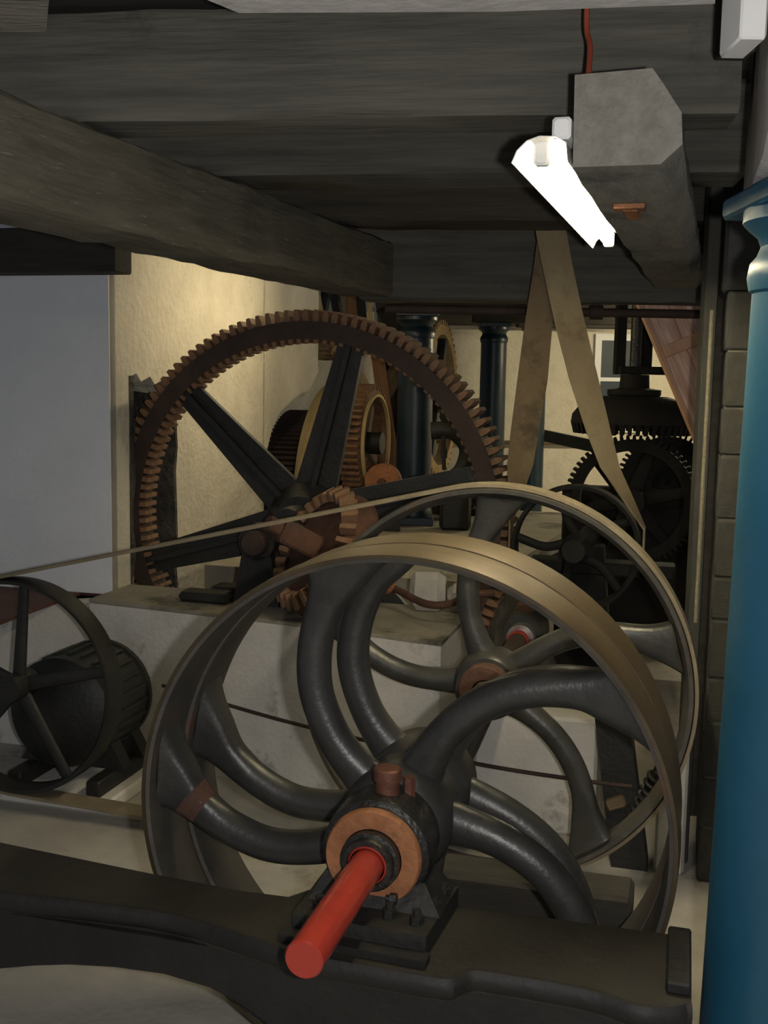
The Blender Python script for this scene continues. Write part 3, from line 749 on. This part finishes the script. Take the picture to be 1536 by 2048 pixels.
# threaded screw with wooden wedge at the right
pS = ond(1296, 1590, 1.457)
t = thing('adjusting_screw', 'dark coiled adjusting screw at the lower right inside the rims', 'screw', axis_frame(pS, E1*.36 + UP*.93))
hel = [(.03*math.cos(i*.5), -.10 + .0022*i, .03*math.sin(i*.5)) for i in range(90)]
MB().tube(hel, .008, 6).build('coil', m_black, t)
MB().lathe([(0, -.13), (.022, -.13), (.022, .13), (0, .13)], 16).build('spindle', m_black, t)
pw = ond(1232, 1606, 1.502)
tag(MB().cbox(-.035, .035, -.018, .018, -.02, .02, .006).build('wooden_wedge', m_mid_wood, M=MF(pw) @ Matrix.Rotation(-.4, 4, 'Y')), 'small brown wooden wedge beside the coiled screw', 'wedge')

# ------------------------------------------------------------------ big mortise gear
t = thing('mortise_gear', 'great iron gear wheel with wooden cogs turning in the wall slot', 'gear', MF(C3))
R3 = .951; GW = .19
MB().lathe([(R3, .0), (R3, GW), (R3-.055, GW), (R3-.06, GW*.9), (R3-.06, GW*.1), (R3-.084, .0)], 160, closed=True).build('rim', m_gear_iron, t)
cog = MB()
cog.hexa([(R3-.001, .008, -.0150), (R3-.001, GW-.008, -.0150), (R3-.001, GW-.008, .0150), (R3-.001, .008, .0150)], [(R3+.026, .008, -.0145), (R3+.026, GW-.008, -.0145), (R3+.026, GW-.008, .0145), (R3+.026, .008, .0145)])
cog.hexa([(R3+.026, .008, -.0145), (R3+.026, GW-.008, -.0145), (R3+.026, GW-.008, .0145), (R3+.026, .008, .0145)], [(R3+.054, .010, -.0085), (R3+.054, GW-.010, -.0085), (R3+.054, GW-.010, .0085), (R3+.054, .010, .0085)])
cog.hexa([(R3-.100, .035, -.010), (R3-.100, GW-.035, -.010), (R3-.100, GW-.035, .010), (R3-.100, .035, .010)], [(R3-.058, .030, -.013), (R3-.058, GW-.030, -.013), (R3-.058, GW-.030, .013), (R3-.058, .030, .013)])
cme = cog.mesh('cog', 30); cme.materials.append(m_cog)
NC = 128
for k in range(NC):
    inst('cog', cme, t, Matrix.Rotation(2*PI*(k + random.uniform(-.06, .06))/NC, 4, 'Y'))
# arms: cross-section T, six of them
for k in range(6):
    a = math.radians(76 + 60*k)
    Ma = Matrix.Rotation(-a, 4, 'Y')
    mb = MB()
    mb.hexa([(.10, .05, -.105), (.10, .085, -.105), (.10, .085, .105), (.10, .05, .105)], [(R3-.065, .05, -.062), (R3-.065, .085, -.062), (R3-.065, .085, .062), (R3-.065, .05, .062)])
    arm = mb.build('arm', m_black, t, M=Ma)
    mb = MB(); mb.hexa([(.10, .012, -.012), (.10, .178, -.012), (.10, .178, .012), (.10, .012, .012)], [(R3-.075, .012, -.012), (R3-.075, .178, -.012), (R3-.075, .178, .012), (R3-.075, .012, .012)])
    mb.build('rib', m_black, arm)
MB().lathe([(.05, -.06), (.13, -.06), (.15, -.02), (.19, .03), (.19, .12), (.15, .2), (.05, .2)], 48, closed=True).build('hub', m_black, t)
MB().lathe([(0, -.24), (.045, -.24), (.05, -.235), (.05, .8), (0, .8)], 32).build('axle', m_black, t)
# axle bearing on the plinth
pz = .731 - C3.z
t = thing('gear_bearing', 'black pedestal bearing on the plinth before the big gear hub', 'bearing', MF(C3))
MB().lathe([(.051, -.22), (.09, -.22), (.095, -.20), (.095, -.10), (.09, -.08), (.051, -.08)], 36, closed=True).build('housing', m_black, t)
MB().hexa([(-.24, -.235, pz+.04), (.24, -.235, pz+.04), (.24, -.12, pz+.04), (-.24, -.12, pz+.04)], [(-.10, -.21, -.06), (.10, -.21, -.06), (.10, -.12, -.06), (-.10, -.12, -.06)]).build('pedestal', m_black, t)
MB().cbox(-.36, .30, -.24, -.115, pz, pz+.0399, .006).build('sole_plate', m_black, t)
# round black shaft stub to the left
pp = aty(512, 1085, 4.85)
t = thing('shaft_stub', 'short round shaft stub on a bracket, left of the rusty pinion', 'shaft', MF(pp))
MB().lathe([(0, -.05), (.05, -.05), (.058, -.04), (.06, .12), (0, .12)], 28).build('stub', m_gear_iron, t)
MB().lathe([(.061, 0), (.085, 0), (.085, .06), (.061, .06)], 28, closed=True).build('ring', m_black, t)
MB().hexa([(-.11, 0, .731-pp.z), (.11, 0, .731-pp.z), (.11, .06, .731-pp.z), (-.11, .06, .731-pp.z)], [(-.07, 0, -.06), (.07, 0, -.06), (.07, .06, -.06), (-.07, .06, -.06)]).build('bracket', m_black, t)

# ------------------------------------------------------------------ rusty pinion and joint
pc = aty(632, 1106, 4.60) + V((0, 0, .022))
nF = V((-.78, -.42, .47)).normalized()
PM = axis_frame(pc, -nF)            # local y points away from the viewer, down to the right
t = thing('rusty_pinion', 'tilted rusty pinion with stubby cogs in front of the gear hub', 'gear', PM)
MB().lathe([(.04, .0), (.215, .0), (.275, .05), (.285, .075), (.28, .115), (.04, .115)], 56, closed=True).build('disc', m_rust, t)
cog = MB()
cog.hexa([(.205, -.020, -.014), (.252, .022, -.016), (.252, .022, .016), (.205, -.020, .014)], [(.238, -.052, -.010), (.292, -.006, -.012), (.292, -.006, .012), (.238, -.052, .010)])
cme = cog.mesh('cog', 30); cme.materials.append(m_cog_r) if False else cme.materials.append(m_cog)
for k in range(26): inst('cog', cme, t, Matrix.Rotation(2*PI*k/26, 4, 'Y'))
MB().cbox(-.055, .055, -.19, -.001, -.05, .05, .01).build('square_hub', m_rust, t)
MB().lathe([(0, -.25), (.035, -.25), (.035, -.191), (0, -.191)], 20).build('stub_shaft', m_rust, t)
MB().lathe([(.03, .116), (.03, .31), (0, .31)], 20).build('rear_shaft', m_rust, t)
MB().lathe([(0, .311), (.044, .311), (.048, .32), (.048, .375), (.041, .38), (.041, .405), (0, .405)], 12).build('coupling', m_rust_o, t)
# bent linkage pipe from the coupling
pA = PM @ V((0, .437, 0)); pB = aty(850, 1207, 4.56); pC = aty(898, 1208, 4.52); pD = aty(940, 1190, 4.44)
for p_ in (pA, pB, pC, pD): p_.z = max(p_.z, .757)
tag(MB().tube(catmull([pA, pB, pC, pD, pD + V((.1, 0, .01))], 8), .016, 10).lathe([(0, 0)], 3).build('bent_link', m_rust) if False else MB().tube(catmull([pA, pB, pC, pD, pD + V((.1, 0, .01))], 8), .016, 10).build('bent_link', m_rust), 'bent rusty link rod from the pinion coupling to the shaft', 'rod')

# ------------------------------------------------------------------ crossed leather belt to the upper floor
yb = 4.62
def band(pxs, y, wpx, name, parent, m):
    pts = []; wv = []
    for (x, yy), w_, dpt_ in pxs:
        p = aty(x, yy, dpt_); pts.append(p); wv.append(V((w_*dpt_/F, 0, 0)) if not isinstance(w_, tuple) else V(w_[0])*(w_[1]*dpt_/F))
    return MB().strip(pts, wv, .007).build(name, m, parent)
tb = thing('leather_belt', 'crossed leather belt rising to the ceiling beside the lamp', 'belt', Matrix.Identity(4))
PLC = aty(1152, 1095, 4.75); RP = .275
def belt_run(name, pix, side, m):
    pts = []; wv = []
    for (x, yy), w_, dp in pix:
        pts.append(aty(x, yy, dp)); wv.append(V((w_*dp/F, 0, 0)))
    e = PLC + E1*(side*(RP + .012))
    last, lw = pts[-1], wv[-1]
    for f in (.35, .7):                      # the belt twists to meet the pulley face
        pts.append(last.lerp(e + UP*.10, f)); wv.append(lw.lerp(DD*.10, f))
    pts += [e + UP*.10, e + UP*.03, e - UP*.03]; wv += [DD*.10]*3
    MB().strip(pts, wv, .007).build(name, m, tb)
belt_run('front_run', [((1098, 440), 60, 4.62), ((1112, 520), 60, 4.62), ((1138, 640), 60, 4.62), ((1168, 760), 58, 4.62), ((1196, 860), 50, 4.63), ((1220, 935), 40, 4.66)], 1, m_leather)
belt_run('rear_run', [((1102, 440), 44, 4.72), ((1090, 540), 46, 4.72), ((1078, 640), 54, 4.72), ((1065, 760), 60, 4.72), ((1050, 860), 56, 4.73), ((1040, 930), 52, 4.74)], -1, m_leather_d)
# its lower pulley
pp = PLC.copy()
t = thing('lower_pulley', 'dark small pulley the leather belt runs down to', 'pulley', MF(pp - DD*.06))
MB().lathe([(RP, 0), (RP+.004, .06), (RP, .12), (RP-.014, .12), (RP-.02, .06), (RP-.014, 0)], 64, closed=True).build('rim', m_dull, t)
for k in range(5):
    a = 2*PI*k/5 + .3
    P = catmull([(.05*math.cos(a), .06, .05*math.sin(a)), (.14*math.cos(a+.35), .06, .14*math.sin(a+.35)), ((RP-.012)*math.cos(a+.2), .06, (RP-.012)*math.sin(a+.2))], 5)
    MB().tube(P, .02, 8).build('arm', m_dull, t)
MB().lathe([(0, -.06), (.05, -.06), (.06, 0), (.06, .12), (.03, .13), (.03, .6), (0, .6)], 24).build('hub', m_dull, t)
pm = pp
t = thing('pulley_frame', 'black iron frame carrying the small belt pulley', 'frame', MF(V((pp.x, pp.y, 0)) + DD*.25))
MB().hexa([(-.13, 0, 0), (.20, 0, 0), (.20, .12, 0), (-.13, .12, 0)], [(-.10, 0, pp.z-.0305), (.10, 0, pp.z-.0305), (.10, .12, pp.z-.0305), (-.10, .12, pp.z-.0305)]).build('stand', m_dull, t)
MB().cbox(-.24, .42, -.01, .13, pp.z-.16, pp.z-.10, .008).build('crossbar', m_dull, t)

# ------------------------------------------------------------------ black bevel drive at the right rear
yv = 6.7
vs_ = aty(1266, 836, yv)
t = thing('crown_gear', 'black crown gear with downward teeth on an upright shaft', 'gear', Matrix.Translation(V((vs_.x, yv, vs_.z))))
RZ = Matrix.Rotation(PI/2, 4, 'X')
MB().lathe([(0, -.05), (.10, -.05), (.12, .09), (.20, .13), (.30, .10), (.365, .02), (.372, -.03), (.345, -.05), (.30, .0), (.2, .05), (.09, .06)], 64).build('cone', m_dull, t, M=RZ)
tooth = MB().hexa([(.30, -.03, -.012), (.372, -.03, -.015), (.372, -.03, .015), (.30, -.03, .012)], [(.29, -.085, -.007), (.355, -.095, -.010), (.355, -.095, .010), (.29, -.085, .007)])
tme = tooth.mesh('tooth', 30); tme.materials.append(m_dull)
for k in range(48): inst('tooth', tme, t, RZ @ Matrix.Rotation(2*PI*k/48, 4, 'Y'))
MB().lathe([(0, .13), (.15, .13), (.16, .14), (.16, .17), (.09, .18), (.085, .26), (0, .26)], 36).build('hub', m_dull, t, M=RZ)
MB().lathe([(.035, .26), (.035, .75), (0, .75)], 24).build('upright_shaft', m_grease, t, M=RZ)
for sx in (-.085, .075):
    MB().cbox(sx-.03, sx+.03, .02, .10, .262, .80, .004).build('hanger_post', m_dull, t)
MB().cbox(-.10, .24, -.05, .05, .262, .31, .006).build('bracket', m_dull, t)
vg = aty(1262, 1004, yv-.25)
t = thing('black_spur_gear', 'black toothed ring gear below the crown gear, behind the belt', 'gear', MF(vg))
MB().gear(64, .365, .392, .30, 0, .10).build('toothed_rim', m_dull, t, angle=30)
for k in range(6):
    a = 2*PI*k/6 + .2
    MB().tube([(.05*math.cos(a), .05, .05*math.sin(a)), (.31*math.cos(a), .05, .31*math.sin(a))], [.05, .035], 8, u=(0, 1, 0), flat=.5).build('arm', m_dull, t)
MB().lathe([(0, -.06), (.08, -.06), (.09, 0), (.09, .12), (.04, .13), (.04, .315), (0, .315)], 28).build('hub', m_dull, t)
vb = aty(1335, 965, yv+.5)
t = thing('rear_gear', 'black gear disc partly hidden behind the black spur gear', 'gear', MF(vb))
MB().gear(56, .30, .33, .02, 0, .08).build('disc', m_dull, t, angle=30)
MB().lathe([(.10, -.001), (.24, -.001), (.24, -.03), (.10, -.03)], 36, closed=True).build('web_ring', m_dull, t)
MB().lathe([(0, .081), (.04, .081), (.04, .22), (0, .22)], 20).build('axle', m_dull, t)
MB().hexa([(-.16, .10, -vb.z), (.16, .10, -vb.z), (.16, .20, -vb.z), (-.16, .20, -vb.z)], [(-.07, .10, -.041), (.07, .10, -.041), (.07, .20, -.041), (-.07, .20, -.041)]).build('stand', m_dull, t)
t = thing('bevel_frame', 'black cast-iron frame under the black gears', 'frame', MF(V((vg.x, vg.y, 0)) + DD*.16))
aF = (V(vg) - C1).dot(E1); lfF = RPA + .24 - aF
for sx in (lfF, .42):
    MB().cbox(sx, sx+.10, 0, .14, 0, vg.z+.05, .01).build('upright', m_dull, t)
MB().cbox(-.75, .62, -.001, .15, vg.z-.02, vg.z+.10, .01).build('crossbeam', m_dull, t) if False else MB().cbox(lfF, .75, .16, .30, vg.z-.06, vg.z+.05, .01).build('crossbeam', m_dull, t)
MB().cbox(lfF, .75, .145, .16, .2, vg.z-.061, .004).build('panel', m_dull, t)
# pipe under the girder
a, b = aty(770, 606, 5.06), aty(1412, 628, 5.06)
a.z = b.z = 2.068
t = thing('iron_pipe', 'long rusty pipe hung along the underside of the end girder', 'pipe', along(a, b))
Lp = (b-a).length
MB().tube([(0, 0, 0), (Lp, 0, 0)], .020, 12).build('tube', m_gear_iron, t)
cxp = (aty(1192, 613, 5.06)-a).length
MB().tube([(cxp-.03, 0, 0), (cxp+.03, 0, 0)], .032, 12).build('coupling', m_gear_iron, t)
MB().cbox(cxp-.012, cxp+.012, -.012, .012, .026, .036, .002).build('hanger', m_gear_iron, t)

# fir chute panel at the right
yc_ = 5.6
A1, A2, A3, A4 = aty(1280, 596, yc_), aty(1396, 872, yc_-.12), aty(1440, 860, yc_-.14), aty(1440, 596, yc_)
ux = (A2 - A1); L_ = ux.length; ux.normalize()
uz = (A4 - A1); uz = (uz - ux*uz.dot(ux)); Wd = uz.length; uz.normalize()
uy = uz.cross(ux)
PMx = frame(A1, ux, uy, uz)
t = thing('fir_chute', 'reddish fir boarded chute slanting down behind the thin post', 'chute', PMx)
nb = 3
for k in range(nb):
    MB().cbox(-.03, L_+.35, 0, .02, Wd*.95*k/nb+.002, Wd*.95*(k+1)/nb-.002, .002).build('plank', m_pink_wood, t)
iv = PMx.inverted()
b0 = iv @ onp(1326, 706, A1, uy); 
MB().cbox(b0.x-.03, b0.x+.03, -.025, -.001, .0, Wd*.95, .004).build('batten', m_fir, t)
MB().cbox(-.03, L_+.35, -.01, .03, -.025, .0, .003).build('edge_board', m_fir, t)

# ------------------------------------------------------------------ rear left gear train (transverse axles)
def tgear(name, label, px, py, y, mk):
    p = aty(px, py, y); t = thing(name, label, 'gear', TF(p)); mk(t); return t
def g1(t):
    # stepped gear: cream flange and wide toothed barrel to the left (-E1)
    MB().lathe([(.62, -.03), (.84, -.03), (.86, .0), (.86, .05), (.62, .05)], 96, closed=True).build('flange', m_pale_wood, t)
    MB().gear(90, .60, .632, .50, -.36, -.032, tw=.55).build('barrel_teeth', m_gear_iron, t, angle=30)
    tm = MB().hexa([(.685, .051, -.016), (.740, .051, -.018), (.740, .051, .018), (.685, .051, .016)], [(.690, .105, -.010), (.732, .105, -.012), (.732, .105, .012), (.690, .105, .010)]).mesh('cog', 30); tm.materials.append(m_cog_pale)
    for k in range(76): inst('cog', tm, t, Matrix.Rotation(2*PI*k/76, 4, 'Y'))
    for k in range(6):
        a = 2*PI*k/6
        MB().tube([(.06*math.cos(a), -.1, .06*math.sin(a)), (.61*math.cos(a), -.1, .61*math.sin(a))], [.06, .045], 8, u=(0, 1, 0), flat=.6).build('arm', m_black, t)
    MB().lathe([(0, -.4), (.09, -.4), (.09, .1), (.05, .1), (.05, 1.2), (0, 1.2)], 28).build('hub', m_black, t)
pg1 = aty(668, 985, 8.5)
tgear('stepped_gear', 'stepped gear with cream flange and dark toothed barrel behind wall end', 668, 985, 8.5, g1)
def g2(t):
    MB().gear(52, .385, .425, .345, 0, .14, tw=.5).build('toothed_rim', m_cog, t, angle=30)
    MB().lathe([(.335, .141), (.352, .141), (.352, .165), (.335, .165)], 72, closed=True).build('face_ring', m_pale_wood, t)
    for k in range(4):
        a = 2*PI*k/4 + .5
        MB().tube([(.05*math.cos(a), .07, .05*math.sin(a)), (.35*math.cos(a), .07, .35*math.sin(a))], [.055, .045], 8, u=(0, 1, 0), flat=.5).build('arm', m_mid_wood, t)
    MB().lathe([(0, -.05), (.08, -.05), (.08, .2), (0, .2)], 28).build('hub', m_black, t)
tgear('ring_gear', 'upright ring gear with brown teeth and bright face ring right of the spoke', 712, 885, 8.0, g2)
def g3(t):
    MB().gear(56, .68, .72, .58, -.115, .095, tw=.55).build('toothed_rim', m_cog_pale, t, angle=30)
    for k in range(6):
        a = 2*PI*k/6
        MB().tube([(.06*math.cos(a), 0, .06*math.sin(a)), (.60*math.cos(a), 0, .60*math.sin(a))], .045, 8).build('arm', m_black, t)
    MB().lathe([(0, -.2), (.08, -.2), (.08, .2), (0, .2)], 28).build('hub', m_black, t)
tgear('upper_cog_wheel', 'edge-on cog wheel above the big gear where the cream wall ends', 662, 540, 9.0, g3)
def g4(t):
    MB().gear(56, .62, .66, .54, -.05, .05, tw=.55).build('toothed_rim', m_cog_pale, t, angle=30)
    for k in range(4):
        a = 2*PI*k/4+.4
        MB().tube([(.06*math.cos(a), 0, .06*math.sin(a)), (.56*math.cos(a), 0, .56*math.sin(a))], .045, 8).build('arm', m_black, t)
    MB().lathe([(0, -.12), (.08, -.12), (.08, .12), (0, .12)], 28).build('hub', m_black, t)
tgear('edge_on_cog_wheel', 'edge-on cog wheel just right of the dark blue column', 872, 800, 9.2, g4)
# curved black bracket with bolt right of the column
a = [aty(x, y, 7.6) for x, y in [(862, 862), (905, 862), (935, 895), (925, 940), (900, 962)]]
t = thing('curved_bracket', 'black curved iron bracket with standing bolt right of the column', 'bracket', Matrix.Identity(4))
MB().tube(catmull(a, 5), .045, 10, flat=1.4).build('arm', m_black, t)
a, b = aty(888, 940, 7.5), aty(887, 872, 7.5)
MB().tube([a, b], .014, 8).tube([a.lerp(b, .35), a.lerp(b, .62)], .026, 6).build('standing_bolt', m_black, t)
a = aty(895, 985, 7.55)
MB().cbox(a.x-.05, a.x+.16, 7.45, 7.64, .731, a.z+.06, .02).build('foot', m_black, t)
# ropes of the rope drive
for k in range(5):
    a = aty(672+k*6.5, 690, 8.62); b = aty(702 + k*11, 770 + k*5, 8.45); c = aty(712+k*11, 800+k*5, 8.4)
    tag(MB().tube([a, b, c], .011, 8).build('drive_rope', m_pale_wood), ['leftmost', 'second', 'middle', 'fourth', 'rightmost'][k] + ' of five bright slanting ropes above the ring gear', 'rope', 'ropes above the ring gear')
# timbers behind
def plank(name, p0, p1, wpx, y, m, label, cat='plank', th=.04):
    a, b = aty(p0[0], p0[1], y), aty(p1[0], p1[1], y)
    return tag(MB().cbox(0, (b-a).length, -th/2, th/2, -wpx*y/F/2, wpx*y/F/2, .003).build(name, m, M=along(a, b)), label, cat)
plank('orange_plank', (752, 690), (788, 945), 26, 8.52, m_orange_wood, 'orange plank leaning between the ring gear and dark blue column')
plank('orange_stud', (706, 560), (704, 690), 20, 8.8, m_orange_wood, 'short orange wooden stud above the big gear rim')
plank('pale_lath', (734, 560), (748, 700), 9, 8.40, m_pale_wood, 'thin bright lath above the big gear rim')
plank('dark_stud', (718, 560), (730, 700), 18, 8.7, m_dark_wood, 'dark wooden stud between orange stud and bright lath')
plank('brown_brace', (825, 690), (742, 830), 34, 8.6, m_mid_wood, 'brown diagonal brace behind the leaning orange plank', 'brace')
plank('dark_brace', (770, 612), (815, 700), 40, 8.4, m_dark_wood, 'dark diagonal brace left of the dark blue column capital', 'brace')
plank('black_upright', (775, 660), (775, 1000), 46, 9.2, m_dark_wood, 'dark upright timber behind the orange plank', 'timber')
a = aty(726, 680, 10.3)
tag(MB().lathe([(.10, 0), (.10, 3.0)], 24).build('pale_post', m_plaster, M=Matrix.Translation(V((a.x, 10.3, 0))) @ RZ), 'round pale post in the far recess above the ring gear', 'post')
pp = aty(764, 965, 7.3)
t = thing('red_brown_disc', 'red-brown disc wheel low between rusty pinion and blue column', 'wheel', MF(pp))
MB().lathe([(0, 0), (.12, 0), (.125, .01), (.125, .06), (0, .06)], 40).build('disc', m_rust_o, t)
MB().lathe([(0, -.02), (.03, -.02), (.03, -.001), (0, -.001)], 20).build('boss', m_rust, t)
MB().hexa([(-.10, .07, .731-pp.z), (.10, .07, .731-pp.z), (.10, .13, .731-pp.z), (-.10, .13, .731-pp.z)], [(-.03, .07, .02), (.03, .07, .02), (.03, .13, .02), (-.03, .13, .02)]).build('stand', m_black, t)
# small machine on the rear platform
pp = atz(915, 1026, .731)
t = thing('bearing_plate', 'small iron bearing plate with bolts on the dusty rear platform', 'bearing', MF(pp))
MB().cbox(-.24, .20, -.12, .20, .0, .05, .008).build('plate', m_gear_iron, t)
MB().cbox(-.16, .04, -.06, .12, .0501, .09, .008).build('block', m_black, t)
for (x, y) in ((.12, -.04), (-.20, -.06), (.12, .12)):
    inst('bolt', hexb, t, Matrix.Translation(V((x, y, .05))) @ RX @ Matrix.Scale(1.8, 4))
MB().lathe([(0, -.12), (.05, -.12), (.055, -.08), (.055, .1), (0, .1)], 20).build('barrel', m_gear_iron, t, M=Matrix.Translation(V((.14, .06, .13))))

# batten lamp hung behind the hewn beam, lighting the left wall
lp0, lp1 = V((-.42, 5.46, 2.38)), V((-.17, 6.85, 2.38))
t = thing('wall_batten_lamp', 'lit batten lamp hung beside the left wall, hidden by the hewn beam', 'lamp', along(lp0, lp1))
LL = (lp1-lp0).length
MB().cbox(0, LL, -.03, .03, 0, .06, .006).build('housing', m_white, t)
MB().tube([(.04, 0, -.025), (LL-.04, 0, -.025)], .013, 10).build('tube', m_bulb, t)
for xx in (.01, LL-.04): MB().cbox(xx, xx+.03, -.02, .02, -.045, .0, .004).build('lamp_holder', m_white, t)
for xx in (.2, LL-.2): MB().tube([(xx, 0, .06), (xx, 0, 1.018)], .008, 8).build('stem', m_white, t)

# added lamp, out of sight, to brighten the far wall
t = thing('added_far_lamp', 'added unseen batten lamp brightening the far wall, behind the block pillar', 'lamp', Matrix.Translation(V((3.1, 9.6, 2.299))))
MB().cbox(-.6, .6, -.03, .03, .0, .06, .006).build('housing', m_white, t)
MB().tube([(-.56, 0, -.025), (.56, 0, -.025)], .013, 10).build('tube', m_tube2, t)
for xx in (-.59, .56): MB().cbox(xx, xx+.03, -.02, .02, -.045, .0, .004).build('lamp_holder', m_white, t)

# dark sill timber on the floor behind the pulleys
p = dpt(.24, .62); p.z = 0
tag(MB().cbox(-.26, .30, -.06, .09, 0, .345, .012).build('floor_sill', m_dark_wood, M=MF(p)), 'dark timber sill on the floor between the pulleys and flywheel', 'timber')
